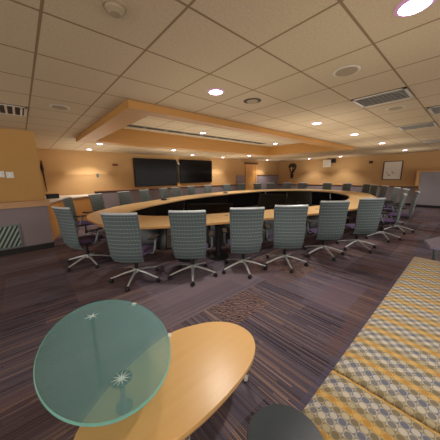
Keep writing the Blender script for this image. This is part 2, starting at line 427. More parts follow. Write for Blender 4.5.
# ------------------------------------------------------------------ screens
def tv(label, x0, x1, z0, z1):
    t = thing('television', label, 'screen', ((x0 + x1) / 2, YW - 0.01, z0), 0, None)
    w = (x1 - x0) / 2; h = z1 - z0
    b = bm_new(); box(b, -w, w, -0.09, -0.02, 0, h); obj('bezel', b, M['bezel'], t, bev=0.008)
    b = bm_new(); box(b, -w + 0.03, w - 0.03, -0.096, -0.089, 0.03, h - 0.03); obj('display', b, M['screen'], t)
    b = bm_new(); box(b, -0.3, 0.3, -0.02, 0.0, h * 0.3, h * 0.7); obj('wall_mount', b, M['black'], t)
tv('large black wall screen, the left one, nearer the corner counter', 3.53, 5.50, 1.13, 2.28)
tv('large black wall screen, the right one, nearer the maple door', 5.68, 7.62, 1.20, 2.30)
t = thing('conference_camera', 'small white camera on a dark bracket between the two wall screens', 'camera', (5.59, YW - 0.02, 2.05))
b = bm_new(); box(b, -0.05, 0.05, -0.03, 0, -0.8, 0.12); box(b, -0.05, 0.05, -0.16, 0, 0.0, 0.015); obj('bracket', b, M['black'], t)
b = bm_new(); lathe(b, [(0.05, 0.015), (0.055, 0.04), (0.035, 0.06), (0.05, 0.09), (0.03, 0.13)], 14, (0, -0.10, 0)); obj('camera_head', b, M['white'], t, smooth=True)
b = bm_new(); lathe(b, [(0.02, 0), (0.02, 0.01)], 12, mat=Matrix.Translation((0, -0.15, 0.09)) @ Matrix.Rotation(PI / 2, 4, 'X')); obj('lens', b, M['screen'], t)
b = bm_new(); box(b, 5.50, 5.68, YW - 0.1, YW - 0.001, 1.07, 1.17); tag(obj('wall_box', b, M['door'], bev=0.004), 'small maple box on the rail below the gap between the screens', 'box')

# ------------------------------------------------------------------ small wall fittings
t = thing('wall_switch', 'white light switch plate on projecting wall, nearest the wall edge', 'switch', (-0.13, 6.05, 1.585))
b = bm_new(); box(b, -0.055, 0.055, -0.012, 0, -0.06, 0.06); obj('switch_plate', b, M['white'], t, bev=0.003)
b = bm_new(); box(b, -0.018, 0.018, -0.02, -0.012, -0.035, 0.035); obj('rocker', b, M['paper'], t)
dup(t, (-0.26, 6.05, 1.60), 0, 'white light switch plate on projecting wall, second from the wall edge')
t = thing('vent_grille', 'dark slatted air grille low in the projecting wall', 'vent', (-0.40, 6.03, 0.37))
b = bm_new(); box(b, -0.24, 0.24, -0.008, 0, -0.21, 0.21); obj('louvres', b, M['grille'], t)
b = bm_new(); 
for x0, x1, z0, z1 in ((-0.27, 0.27, 0.21, 0.24), (-0.27, 0.27, -0.24, -0.21), (-0.27, -0.24, -0.21, 0.21), (0.24, 0.27, -0.21, 0.21)): box(b, x0, x1, -0.016, 0, z0, z1)
obj('frame', b, M['gframe'], t)
b = bm_new(); box(b, 2.14, 2.22, YW - 0.02, YW, 1.54, 1.66); box(b, 2.165, 2.195, YW - 0.035, YW - 0.02, 1.57, 1.63); tag(obj('wall_thermostat', b, M['gframe']), 'tiny grey control on the gold wall left of the screens', 'thermostat')
b = bm_new(); box(b, 2.74, 2.93, YW - 0.05, YW + 0.002, 1.95, 2.03); box(b, 2.76, 2.91, YW - 0.06, YW - 0.05, 1.97, 2.01); tag(obj('alarm_strobe', b, M['red_dot'], bev=0.004), 'dull red alarm strobe high on the wall left of the screens', 'alarm')
b = bm_new(); box(b, XW - 0.06, XW + 0.002, 3.60, 3.76, 2.05, 2.17); box(b, XW - 0.08, XW - 0.06, 3.64, 3.72, 2.08, 2.14); tag(obj('alarm_strobe', b, M['mask'], bev=0.004), 'small dark alarm strobe on the wall left of the framed picture', 'alarm')
t = thing('wall_loudspeaker', 'white boxy loudspeaker on a black bracket high on picture wall', 'speaker', (XW - 0.02, 5.85, 2.15), -PI / 2)
b = bm_new(); box(b, -0.19, 0.19, -0.26, -0.06, -0.20, 0.20); obj('cabinet', b, M['white'], t, bev=0.01)
b = bm_new(); box(b, -0.03, 0.03, -0.07, 0.02, -0.03, 0.03); box(b, -0.03, 0.42, -0.03, 0.02, 0.03, 0.06); box(b, 0.2, 0.42, -0.12, 0.02, 0.06, 0.24); obj('bracket', b, M['black'], t)
b = bm_new(); box(b, -0.16, 0.16, -0.268, -0.26, -0.17, 0.17); obj('speaker_grille', b, M['vent'], t)
t = thing('framed_picture', 'large pale framed print on the gold wall near the grey cabinet', 'picture', (XW - 0.001, 2.73, 1.66), 0)
b = bm_new(); box(b, -0.02, 0, -0.35, 0.35, -0.42, 0.42); obj('print', b, M['picture'], t)
b = bm_new()
for y0, y1, z0, z1 in ((-0.39, 0.39, 0.42, 0.45), (-0.39, 0.39, -0.45, -0.42), (-0.39, -0.35, -0.42, 0.42), (0.35, 0.39, -0.42, 0.42)): box(b, -0.04, 0, y0, y1, z0, z1)
obj('picture_frame', b, M['red'], t)

# grey storage cabinet at the right
t = thing('storage_cabinet', 'wide grey laminate cabinet in dark wood surround at right wall', 'cabinet', (13.38, -0.6, 0))
b = bm_new(); box(b, 0, 0.41, -2.2, 2.22, 0.1, 1.56); obj('body', b, M['cabgray'], t)
b = bm_new(); box(b, 0.02, 0.41, -2.2, 2.2, 0, 0.1); obj('plinth', b, M['base'], t)
b = bm_new(); box(b, -0.03, 0.41, -2.2, 2.34, 1.56, 1.62); box(b, -0.03, 0.41, 2.22, 2.34, 0.96, 1.56); obj('surround', b, M['edge'], t)
for i in range(4):
    y1 = 2.20 - i * 1.1
    b = bm_new(); box(b, -0.018, 0, y1 - 1.085, y1, 0.12, 1.545); d = obj('door', b, M['cabgray'], t, bev=0.003)
    yk = y1 - 0.98 if i % 2 == 0 else y1 - 0.10
    b = bm_new(); lathe(b, [(0.02, 0), (0.035, 0.02), (0.02, 0.035)], 10, mat=Matrix.Translation((-0.018, yk, 0.86)) @ Matrix.Rotation(-PI / 2, 4, 'Y')); obj('knob', b, M['gframe'], d)

# ------------------------------------------------------------------ ceiling fixtures
LIGHTS = [  # x, y, radius, place phrase, watts
    (1.83, 0.36, 'large, nearest the camera at upper right', 60), (1.81, 2.09, 'over the near chairs, in front of the soffit corner', 60),
    (4.29, 2.09, 'in the row before the soffit, middle one', 55), (6.18, 2.06, 'in the row before the soffit, by the second air vent', 55),
    (8.63, 2.06, 'past the right end of the soffit', 55), (11.97, 2.04, 'above the framed picture', 55),
    (13.0, 4.9, 'over the pool of light right of the loudspeaker', 60), (13.0, 6.65, 'over the pool of light right of the mask', 60),
    (1.82, 7.11, 'behind the left corner of the soffit', 45), (1.87, 8.65, 'above the bare wall left of the screens', 60),
    (4.28, 7.29, 'behind the soffit before the left screen', 40), (5.89, 8.45, 'above the right screen, close to the wall', 28),
    (7.9, 8.65, 'above the bare wall between screen and door', 55), (8.29, 7.24, 'behind the soffit toward the door', 45),
    (11.6, 8.65, 'above the grey panel right of the door', 60), (9.74, 6.33, 'off the far right corner of the soffit', 40)]
def downlight(x, y, label, z=CZ, r=0.075, w=50, grp='recessed ceiling downlights', proto=[]):
    if not proto:
        t = thing('ceiling_downlight', label, 'ceiling light', (x, y, z), 0, grp)
        b = bm_new(); lathe(b, [(r, -0.009), (r, -0.003)], 28); obj('lamp_lens', b, M['lamp'], t)
        b = bm_new()
        n = 32
        for (ra, za, rb, zb_) in ((r, -0.012, r + 0.022, -0.004),):
            i0 = [b.verts.new((ra * math.cos(2 * PI * i / n), ra * math.sin(2 * PI * i / n), za)) for i in range(n)]
            i1 = [b.verts.new((rb * math.cos(2 * PI * i / n), rb * math.sin(2 * PI * i / n), zb_)) for i in range(n)]
            i2 = [b.verts.new((rb * math.cos(2 * PI * i / n), rb * math.sin(2 * PI * i / n), 0.0)) for i in range(n)]
            i3 = [b.verts.new((ra * math.cos(2 * PI * i / n), ra * math.sin(2 * PI * i / n), 0.0)) for i in range(n)]
            for A, Bq in ((i0, i1), (i1, i2), (i2, i3), (i3, i0)):
                for i in range(n): b.faces.new((A[i], A[(i + 1) % n], Bq[(i + 1) % n], Bq[i]))
        obj('trim_ring', b, M['lampring'], t); proto.append(t)
    else: t = dup(proto[0], (x, y, z), 0, label, grp)
    la = bpy.data.lights.new('downlight_lamp', 'SPOT'); la.energy = w * (1.7 if (y > 8.3 or x > 12.5) else 1.1); la.spot_size = math.radians(112); la.spot_blend = 0.6; la.shadow_soft_size = 0.07; la.color = (1.0, 0.93, 0.85)
    lo = bpy.data.objects.new('downlight_lamp', la); COL.objects.link(lo); lo.location = (x, y, z - 0.03)
    return t
for x, y, ph, w in LIGHTS: downlight(x, y, 'round ceiling downlight ' + ph, w=w * 1.0)
for x, y, ph in ((4.07, 5.28, 'middle of the recess'), (7.6, 5.3, 'right end of the recess')):
    downlight(x, y, 'white downlight inside the wooden ceiling recess, ' + ph, z=2.72, w=42)

def ring_speaker(x, y, label, r=0.11, name='ceiling_speaker'):
    t = thing(name, label, 'ceiling speaker', (x, y, CZ))
    b = bm_new(); lathe(b, [(r * 0.86, -0.009), (r * 0.8, -0.002)], 28); obj('grille', b, M['speaker'], t)
    b = bm_new(); lathe(b, [(r, -0.005), (r + 0.004, 0)], 28); obj('rim', b, M['vent'], t)
ring_speaker(2.43, 0.93, 'round beige ceiling speaker left of the big air vent')
ring_speaker(4.28, 0.91, 'round beige ceiling speaker just beyond the big air vent')
ring_speaker(0.54, 3.85, 'round beige ceiling speaker above the projecting wall corner')
t = thing('ceiling_speaker', 'round unlit ceiling fitting with dark ring, above middle of soffit', 'ceiling speaker', (2.39, 2.04, CZ))
b = bm_new(); lathe(b, [(0.07, -0.015), (0.075, -0.002)], 28); obj('centre', b, M['speaker'], t)
b = bm_new(); lathe(b, [(0.105, -0.004), (0.115, 0)], 28); obj('rim', b, M['ventdark'], t)
t = thing('smoke_detector', 'small round white smoke detector at top left of ceiling', 'smoke detector', (0.54, 1.49, CZ))
b = bm_new(); lathe(b, [(0.03, -0.035), (0.04, -0.025), (0.05, -0.02), (0.055, 0)], 24); obj('housing', b, M['speaker'], t, smooth=True)
b = bm_new(); lathe(b, [(0.062, -0.004), (0.064, 0)], 24); obj('base_ring', b, M['speaker'], t)

def vent(x0, x1, y0, y1, label):
    t = thing('ceiling_vent', label, 'air vent', ((x0 + x1) / 2, (y0 + y1) / 2, CZ)); w = (x1 - x0) / 2; h = (y1 - y0) / 2
    b = bm_new(); box(b, -w, w, -h, h, -0.006, 0); obj('backing', b, M['ventdark'], t)
    b = bm_new()
    for a0, a1, c0, c1 in ((-w, w, h - 0.03, h), (-w, w, -h, -h + 0.03), (-w, -w + 0.03, -h, h), (w - 0.03, w, -h, h)): box(b, a0, a1, c0, c1, -0.014, -0.004)
    obj('frame', b, M['vent'], t)
    n = 7
    for i in range(n):
        xx = -w + 0.06 + i * (2 * w - 0.12) / (n - 1)
        m = Matrix.Translation((xx, 0, -0.014)) @ Matrix.Rotation(math.radians(-20), 4, 'Y')
        b = bm_new(); box(b, -0.013, 0.013, -h + 0.035, h - 0.035, -0.002, 0.002, mat=m); obj('blade', b, M['vent'], t)
vent(3.36, 3.84, 0.64, 1.20, 'square slatted ceiling vent nearest, right of beige speaker')
vent(5.95, 6.50, 0.64, 1.20, 'second slatted ceiling vent, farther along toward the picture wall')
vent(9.2, 9.8, 0.64, 1.20, 'third slatted ceiling vent, the farthest at right')
vent(4.62, 5.2, 0.06, 0.60, 'dark slatted ceiling vent at the right edge of view')
vent(-0.38, 0.21, 4.12, 4.68, 'slatted ceiling vent above the projecting wall at left')

# long linear air diffuser in the recess ceiling
t = thing('linear_diffuser', 'long slotted linear air diffuser inside the wooden ceiling recess', 'air vent', (4.6, 5.62, 2.72))
b = bm_new(); box(b, -2.7, 2.7, -0.11, 0.11, -0.008, 0); obj('frame', b, M['gframe'], t)
for q in range(9):
    b = bm_new(); x0 = -2.64 + q * 0.59
    for yy in (-0.06, 0.03): box(b, x0, x0 + 0.5, yy, yy + 0.035, -0.011, -0.007)
    box(b, x0, x0 + 0.5, -0.06, 0.065, -0.0085, -0.0078)
    obj('slot', b, M['ventdark'], t)
# ------------------------------------------------------------------ conference table
T = [(.88,4.6),(.95,4.0),(1.3,3.45),(1.7,3.16),(2.25,2.88),(2.8,2.65),(3.55,2.36),(4.4,2.07),(5.3,1.82),(6.3,1.62),(7.2,1.56),(8.2,1.85),(9.3,2.25),(10.6,2.85),(11.6,3.9),(12.05,5.2),(11.9,6.4),(11.2,7.4),(10.2,8.05),(8.9,8.38),(6.8,8.3),(5.1,7.93),(3.98,7.5),(3.1,7.05),(2.4,6.75),(1.8,6.35),(1.17,5.75),(.92,5.15)]
I = [(1.72,4.85),(1.82,4.4),(2.16,4.0),(2.5,3.78),(2.85,3.6),(3.35,3.38),(4.05,3.12),(4.5,2.93),(5.2,2.67),(6.2,2.48),(7.2,2.5),(8.2,2.7),(9.2,3.1),(10.1,3.7),(10.7,4.4),(11.0,5.2),(10.85,6.0),(10.3,6.7),(9.5,7.1),(8.6,7.25),(6.9,7.15),(5.5,6.98),(4.3,6.68),(3.45,6.3),(2.9,6.02),(2.45,5.75),(2.0,5.4),(1.78,5.12)]
def cr(P, k=4):
    out = []; n = len(P)
    for i in range(n):
        p0, p1, p2, p3 = [Vector(P[(i + j) % n]) for j in (-1, 0, 1, 2)]
        for q in range(k):
            s = q / k
            out.append(0.5 * (2 * p1 + (p2 - p0) * s + (2 * p0 - 5 * p1 + 4 * p2 - p3) * s * s + (3 * p1 - p0 - 3 * p2 + p3) * s ** 3))
    return out
TO, TI = cr(T), cr(I); N = len(TO); TZ = 0.73
tc = Vector((6.5, 5.0))
table = thing('conference_table', 'huge oval ring conference table in pale maple with black inner panels', 'table', (tc.x, tc.y, 0))
b = bm_new()
def ringring(b, A, Bq, z0, z1):
    vs = [[b.verts.new((p.x - tc.x, p.y - tc.y, z)) for p in P] for P, z in ((A, z0), (A, z1), (Bq, z1), (Bq, z0))]
    n = len(A)
    for q in range(4):
        u, w = vs[q], vs[(q + 1) % 4]
        for i in range(n): b.faces.new((u[i], u[(i + 1) % n], w[(i + 1) % n], w[i]))
ringring(b, TO, TI, TZ - 0.035, TZ); obj('tabletop', b, M['table'], table, bev=0.003)
# edge band slightly proud
def offs(P, d):
    out = []; n = len(P)
    for i in range(n):
        e = (P[(i + 1) % n] - P[i - 1]).normalized(); out.append(P[i] + Vector((e.y, -e.x)) * d)
    return out
b = bm_new(); ringring(b, offs(TO, 0.006), offs(TO, 0.0005), TZ - 0.037, TZ - 0.004); obj('edge_band', b, M['edge'], table)
# faceted black modesty panels round the inner edge
PI_ = [Vector(p) for p in I][::2]; n = len(PI_)
for i in range(n):
    a, c = PI_[i], PI_[(i + 1) % n]
    d = (c - a).normalized(); nn = Vector((d.y, -d.x))   # pointing out of the well
    a2, c2 = a + d * 0.01 + nn * 0.05 - tc, c - d * 0.01 + nn * 0.05 - tc
    b = bm_new()
    tilt = -0.10
    vs = []
    for off in (0.0, 0.03):
        for pnt, z, tt in ((a2, 0.05, tilt), (c2, 0.05, tilt), (c2, TZ - 0.04, 0), (a2, TZ - 0.04, 0)):
            q = pnt - nn * tt * 0.0 + nn * (off - tt)
            vs.append(b.verts.new((q.x, q.y, z)))
    b.faces.new(vs[0:4]); b.faces.new(vs[4:8][::-1])
    for k in range(4): b.faces.new((vs[k], vs[(k + 1) % 4], vs[4 + (k + 1) % 4], vs[4 + k]))
    obj('modesty_panel', b, M['panel'], table)
# legs
LEGI = [4, 13, 22, 32, 42, 52, 62, 72, 80, 88, 96, 104]
for i in LEGI:
    p = TO[i] * 0.62 + TI[i] * 0.38 if False else TO[i].lerp(TI[i], 0.42)
    if i == 22: p = Vector((2.62, 3.02))
    q = p - tc
    b = bm_new(); lathe(b, [(0.20, 0.0), (0.20, 0.02), (0.06, 0.035), (0.055, 0.60), (0.13, TZ - 0.05), (0.13, TZ - 0.037)], 18, (q.x, q.y, 0)); obj('leg', b, M['black'], table, smooth=True)
b = bm_new(); prism(b, [(p.x, p.y) for p in offs(TI, -0.06)], 0.0, 0.03)  # slab added over the carpet so the table well reads near black
struct('well_darkening_slab', b, M['base'], 'black slab added to darken the floor inside the table ring')
# power outlets
for px_, py_ in ((3.0, 3.2), (5.0, 2.3), (8.8, 2.3), (9.6, 7.7), (6.2, 7.7), (3.8, 7.0)):
    b = bm_new(); lathe(b, [(0.04, 0), (0.036, 0.004)], 16, (px_ - tc.x, py_ - tc.y, TZ)); obj('cable_grommet', b, M['gframe'], table)

b = bm_new(); box(b, -0.15, 0.15, -0.11, 0.11, 0, 0.004); o = obj('paper_sheet', b, M['paper'], loc=(8.45, 2.1, TZ + 0.0005)); o.rotation_euler = (0, 0, 0.5); tag(o, 'white paper lying on the right end of the big table', 'paper')
for (x, y), lab in zip(((7.07, 7.6), (3.6, 6.95)), ('small dark conference phone on the far side of the big table, middle', 'small dark conference phone on far side of big table, toward the left screen')):
    t = thing('conference_phone', lab, 'phone', (x, y, TZ + 0.0005))
    b = bm_new(); lathe(b, [(0.11, 0.0), (0.10, 0.03), (0.05, 0.055)], 3 * 6, (0, 0, 0)); obj('body', b, M['black'], t, smooth=True)
    b = bm_new(); box(b, -0.03, 0.03, -0.095, -0.045, 0.034, 0.05); obj('keypad', b, M['gframe'], t)
# floor monitors in the well
def monitor(x, y, w, z0, z1, tilt, label, face):
    rz = math.atan2(-x, -y) + face
    t = thing('floor_monitor', label, 'monitor', (x, y, 0), -rz + PI)
    h = z1 - z0
    m = Matrix.Translation((0, 0, z0)) @ Matrix.Rotation(-tilt, 4, 'X')
    b = bm_new(); box(b, -w / 2, w / 2, 0, 0.06, 0, h / math.cos(tilt), mat=m); obj('housing', b, M['bezel'], t, bev=0.006)
    b = bm_new(); box(b, -w / 2 + 0.03, w / 2 - 0.03, -0.006, 0.0, 0.03, h / math.cos(tilt) - 0.03, mat=m); obj('display', b, M['screen'], t)
    b = bm_new(); box(b, -0.06, 0.06, 0.12, 0.18, 0.03, z0 + h * 0.5); box(b, -0.3, 0.3, -0.05, 0.45, 0, 0.03); obj('stand', b, M['black'], t, bev=0.004)
monitor(3.85, 4.75, 1.3, 0.25, 0.74, 0.45, 'glossy black tilted monitor inside the table ring, the left and nearest one', 0.0)
monitor(5.5, 3.95, 0.85, 0.3, 0.95, 0.45, 'black tilted monitor in the table ring, middle of the three', 0.25)
monitor(6.75, 3.70, 0.8, 0.3, 0.98, 0.4, 'black tilted monitor in the table ring, right one of the three', -0.1)

# ------------------------------------------------------------------ chairs (origin: floor under the column, facing +y)
def make_chair(label):
    t = thing('conference_chair', label, 'chair')
    # seat
    b = bm_new(); nx, ny = 8, 8; g = []
    for s, zz in ((0, 0.425), (1, 0.485)):
        for i in range(nx + 1):
            for j in range(ny + 1):
                u = i / nx * 2 - 1; v = j / ny * 2 - 1
                k = 1 - 0.10 * (u * u * v * v); x = u * 0.245 * k; y = v * 0.235 * k + 0.02
                z = zz
                if s: z += -0.012 * (u * u) - (0.035 * max(0, v - 0.4) ** 2 / 0.36) - 0.018 * max(abs(u), abs(v)) ** 6
                else: z += 0.022 * max(abs(u), abs(v)) ** 4
                g.append(b.verts.new((x, y, z)))
    def id_(s, i, j): return g[s * (nx + 1) * (ny + 1) + i * (ny + 1) + j]
    for s in (0, 1):
        for i in range(nx):
            for j in range(ny):
                q = (id_(s, i, j), id_(s, i + 1, j), id_(s, i + 1, j + 1), id_(s, i, j + 1)); b.faces.new(q if s else q[::-1])
    rim = [(i, 0) for i in range(nx)] + [(nx, j) for j in range(ny)] + [(i, ny) for i in range(nx, 0, -1)] + [(0, j) for j in range(ny, 0, -1)]
    for a, c in zip(rim, rim[1:] + rim[:1]): b.faces.new((id_(0, *a), id_(0, *c), id_(1, *c), id_(1, *a)))
    obj('seat', b, M['seat'], t, smooth=True)
    # back shell
    b = bm_new(); nu, nv = 10, 14; F = [[], []]
    def bp(u, v, off):
        z = 0.345 + v * 0.70
        w = 0.218 + 0.024 * v - 0.01 * max(0, 0.12 - v) / 0.12
        y = -0.240 - 0.10 * v * v - 0.04 * (1 - v) * math.sin(PI * v) + 0.035 * u * u
        if v < 0.12: y += (0.12 - v) * 0.35
        return Vector((u * w, y + off, z))
    for s, off in ((0, 0.0), (1, -0.022)):
        for i in range(nu + 1): F[s].append([b.verts.new(bp(i / nu * 2 - 1, j / nv, off)) for j in range(nv + 1)])
    for s in (0, 1):
        for i in range(nu):
            for j in range(nv):
                q = (F[s][i][j], F[s][i + 1][j], F[s][i + 1][j + 1], F[s][i][j + 1]); b.faces.new(q[::-1] if s else q)
    for i in range(nu):
        b.faces.new((F[0][i][0], F[0][i + 1][0], F[1][i + 1][0], F[1][i][0])); b.faces.new((F[0][i][nv], F[1][i][nv], F[1][i + 1][nv], F[0][i + 1][nv]))
    for j in range(nv):
        b.faces.new((F[0][0][j], F[1][0][j], F[1][0][j + 1], F[0][0][j + 1])); b.faces.new((F[0][nu][j], F[0][nu][j + 1], F[1][nu][j + 1], F[1][nu][j]))
    back = obj('backrest', b, M['mesh'], t, smooth=True)
    b = bm_new(); pts = [bp(i / 8 * 2 - 1, 1.0, -0.011) + Vector((0, 0, 0.006)) for i in range(9)]
    tube(b, pts, 0.017, 8); obj('top_rail', b, M['rail'], back, smooth=True)
    for s in (-1, 1):
        b = bm_new(); tube(b, [bp(s * 1.0, j / 8, -0.011) for j in range(9)], 0.011, 6); obj('side_rail', b, M['gframe'], back, smooth=True)
    # arms
    for s in (-1, 1):
        b = bm_new()
        tube(b, [(s * 0.22, -0.02, 0.425), (s * 0.285, -0.02, 0.43), (s * 0.30, 0.0, 0.47), (s * 0.30, 0.05, 0.60), (s * 0.295, 0.07, 0.645)], [0.014, 0.015, 0.017, 0.017, 0.014], 8)
        tube(b, [(s * 0.298, 0.055, 0.60), (s * 0.295, -0.02, 0.63), (s * 0.29, -0.10, 0.645)], 0.011, 8)
        a = obj('armrest', b, M['gframe'], t, smooth=True)
        b = bm_new(); box(b, s * 0.295 - 0.035, s * 0.295 + 0.035, -0.12, 0.14, 0.645, 0.668); obj('arm_pad', b, M['black'], a, bev=0.01)
    b = bm_new(); box(b, -0.12, 0.12, -0.13, 0.12, 0.39, 0.428); tube(b, [(0, -0.1, 0.405), (0, -0.19, 0.40), (0, -0.235, 0.41)], 0.022, 8); obj('tilt_mechanism', b, M['black'], t, bev=0.006)
    b = bm_new(); lathe(b, [(0.028, 0.10), (0.028, 0.26), (0.018, 0.265), (0.018, 0.395)], 14); obj('gas_column', b, M['black'], t, smooth=True)
    b = bm_new(); lathe(b, [(0.03, 0.12), (0.045, 0.125), (0.04, 0.175), (0.03, 0.18)], 16); obj('hub', b, M['chrome'], t, smooth=True)
    for k in range(5):
        a = 2 * PI * k / 5 - PI / 2 + 0.12; ca, sa = math.cos(a), math.sin(a)
        b = bm_new(); tube(b, [(ca * 0.03, sa * 0.03, 0.155), (ca * 0.17, sa * 0.17, 0.125), (ca * 0.36, sa * 0.36, 0.070)], [0.024, 0.018, 0.013], 8, 0.75); obj('base_leg', b, M['chrome'], t, smooth=True)
        m = Matrix.Translation((ca * 0.36, sa * 0.36, 0.028)) @ Matrix.Rotation(a + 0.9, 4, 'Z') @ Matrix.Rotation(PI / 2, 4, 'X')
        b = bm_new(); lathe(b, [(0.022, -0.026), (0.028, -0.02), (0.028, -0.006), (0.016, -0.004), (0.016, 0.004), (0.028, 0.006), (0.028, 0.02), (0.022, 0.026)], 14, mat=m)
        tube(b, [(ca * 0.36, sa * 0.36, 0.03), (ca * 0.36, sa * 0.36, 0.07)], 0.010, 6); obj('caster', b, M['black'], t, smooth=True)
    return t
proto = make_chair('x')
# x, y, facing angle (degrees from +x), label, group
near = [(0.72, 4.38, 20), (1.12, 3.16, 42), (1.81, 2.70, 48), (2.54, 2.32, 52), (3.21, 1.98, 44), (4.17, 1.75, 48), (5.05, 1.45, 52)]
nlab = ['grey-green mesh swivel chair side-on at left end, nearest the projecting wall',
        'grey-green mesh swivel chair, second from left in the near row, just behind glass table',
        'grey-green mesh swivel chair in near row, left of the black table leg',
        'grey-green mesh swivel chair in near row, right of the black table leg',
        'grey-green mesh swivel chair, fifth from left in the near row',
        'grey-green mesh swivel chair, sixth from left in the near row',
        'grey-green mesh swivel chair, seventh from left in near row, turned by the right end']
ch = [(x, y, a, l, 'chairs along the near side of the table') for (x, y, a), l in zip(near, nlab)]
right = [(6.22, 1.28, 100), (7.28, 1.20, 104), (8.20, 1.55, 114), (9.00, 1.90, 118), (10.10, 2.45, 126), (10.70, 2.90, 132)]
rl = ['nearest camera', 'second from camera', 'third from camera', 'fourth from camera', 'fifth from camera', 'farthest from camera']
ch += [(x, y, a, 'mesh swivel chair at right end of table, %s of six' % r, 'chairs at the right end of the table') for (x, y, a), r in zip(right, rl)]
end = [(11.66, 3.42, 141), (12.2, 4.37, 160), (12.4, 5.37, 178), (12.18, 6.57, -157), (11.78, 7.25, -142)]
el = ['left of framed picture, nearest it', 'under the right pool of wall light', 'below the white wall loudspeaker', 'right of the carved mask', 'just left of the carved mask']
ch += [(x, y, a, 'mesh swivel chair on far end of table, %s' % e, 'chairs at the far end of the table') for (x, y, a), e in zip(end, el)]
far = [(1.04, 6.12, -28), (1.71, 6.70, -52), (2.59, 7.20, -66), (3.46, 7.62, -62), (4.43, 8.05, -68), (5.12, 8.28, -73), (6.09, 8.56, -78), (7.18, 8.70, -84), (8.55, 8.76, -91), (9.56, 8.65, -104), (10.45, 8.30, -118), (11.12, 7.90, -129)]
fl = ['beside the gold corner counter', 'below the bare wall, next after the corner counter', 'below the alarm strobe left of the screens', 'below left edge of left screen', 'below middle of left screen', 'below right edge of left screen', 'below left half of right screen', 'below right edge of right screen', 'below the bare wall right of the screens', 'before the narrow grey panel left of the door', 'before the maple door', 'before the grey panel right of the door']
ch += [(x, y, a, 'teal mesh swivel chair beyond table, %s' % f, 'chairs on the screen side of the table') for (x, y, a), f in zip(far, fl)]
for i, (x, y, a, l, g) in enumerate(ch):
    rz = math.radians(a - 90)
    if i == 0:
        proto.location = (x, y, 0); proto.rotation_euler = (0, 0, rz); proto['label'] = l; proto['group'] = g
    else: dup(proto, (x, y, 0), rz, l, g)

# ------------------------------------------------------------------ foreground: oval coffee table with glass and wood tops
ct = thing('coffee_table', 'two-tier oval coffee table with frosted teal glass above pale maple top', 'coffee table', (0.45, 1.1, 0))
c0 = Vector((0.45, 1.1))
W = [(0.68, 1.325), (0.84, 1.285), (0.98, 1.215), (1.08, 1.10), (1.105, 0.96), (1.05, 0.845), (0.93, 0.765), (0.76, 0.72), (0.54, 0.70), (0.34, 0.71), (0.17, 0.745), (0.04, 0.82), (-0.01, 0.92), (0.03, 1.03), (0.13, 1.12), (0.28, 1.21), (0.48, 1.29)]
wp = [p - c0 for p in cr(W, 4)]
b = bm_new(); prism(b, wp, 0.35, 0.38); obj('wood_top', b, M['coffee'], ct, bev=0.004)
b = bm_new(); prism(b, [p * 0.97 for p in wp], 0.325, 0.349); obj('wood_underside', b, M['edge'], ct)
GC = Vector((0.249, 1.325)); GZ = 0.55
gp = []
for i in range(96):
    a = 2 * PI * i / 96; x = 0.333 * math.cos(a); y = 0.522 * math.sin(a); r = -0.05
    gp.append(Vector((x * math.cos(r) - y * math.sin(r), x * math.sin(r) + y * math.cos(r))) + GC - c0)
gc = GC - c0
b = bm_new(); prism(b, [gc + (p - gc) * 0.985 for p in gp], GZ - 0.012, GZ); gl = obj('glass_top', b, M['glass'], ct, bev=0.002)
b = bm_new(); vs = []
for sc, z in ((0.985, GZ - 0.012), (1.0, GZ - 0.009), (1.0, GZ - 0.003), (0.985, GZ)): vs.append([b.verts.new((*(gc + (p - gc) * sc), z)) for p in gp])
for u, w in zip(vs, vs[1:] + vs[:1]):
    for i in range(96): b.faces.new((u[i], u[(i + 1) % 96], w[(i + 1) % 96], w[i]))
obj('glass_rim', b, M['glassedge'], gl)
def star(x, y, r, n, z=GZ):
    b = bm_new(); c = b.verts.new((x, y, z + 0.006)); c2 = b.verts.new((x, y, z)); ring = []; lo = []
    for i in range(2 * n):
        a = PI * i / n; q = r if i % 2 == 0 else r * 0.22
        ring.append(b.verts.new((x + q * math.cos(a), y + q * math.sin(a), z + 0.0015))); lo.append(b.verts.new((x + q * math.cos(a), y + q * math.sin(a), z)))
    for i in range(2 * n):
        j = (i + 1) % (2 * n); b.faces.new((ring[i], ring[j], c)); b.faces.new((lo[j], lo[i], c2)); b.faces.new((lo[i], lo[j], ring[j], ring[i]))
    return b
s1 = Vector((0.233, 1.00)) - c0; s2 = Vector((0.245, 1.65)) - c0
b = bm_new(); lathe(b, [(0.05, 0), (0.048, 0.0014)], 32, (s1.x, s1.y, GZ)); obj('fitting_disc', b, M['stardisc'], gl)
obj('star_fitting', star(s1.x, s1.y, 0.050, 11), M['star'], gl)
obj('star_fitting', star(s2.x, s2.y, 0.045, 6), M['star'], gl)
b = bm_new(); lathe(b, [(0.04, 0.381), (0.04, 0.39), (0.012, 0.395), (0.012, 0.53), (0.03, 0.535), (0.03, GZ - 0.0125)], 20, (s1.x, s1.y, 0)); obj('glass_post', b, M['gframe'], ct, smooth=True)
b = bm_new(); lathe(b, [(0.03, 0.0), (0.03, 0.012), (0.013, 0.02), (0.013, 0.53), (0.03, 0.535), (0.03, GZ - 0.0125)], 20, (s2.x, s2.y, 0)); obj('pedestal_leg', b, M['black'], ct, smooth=True)
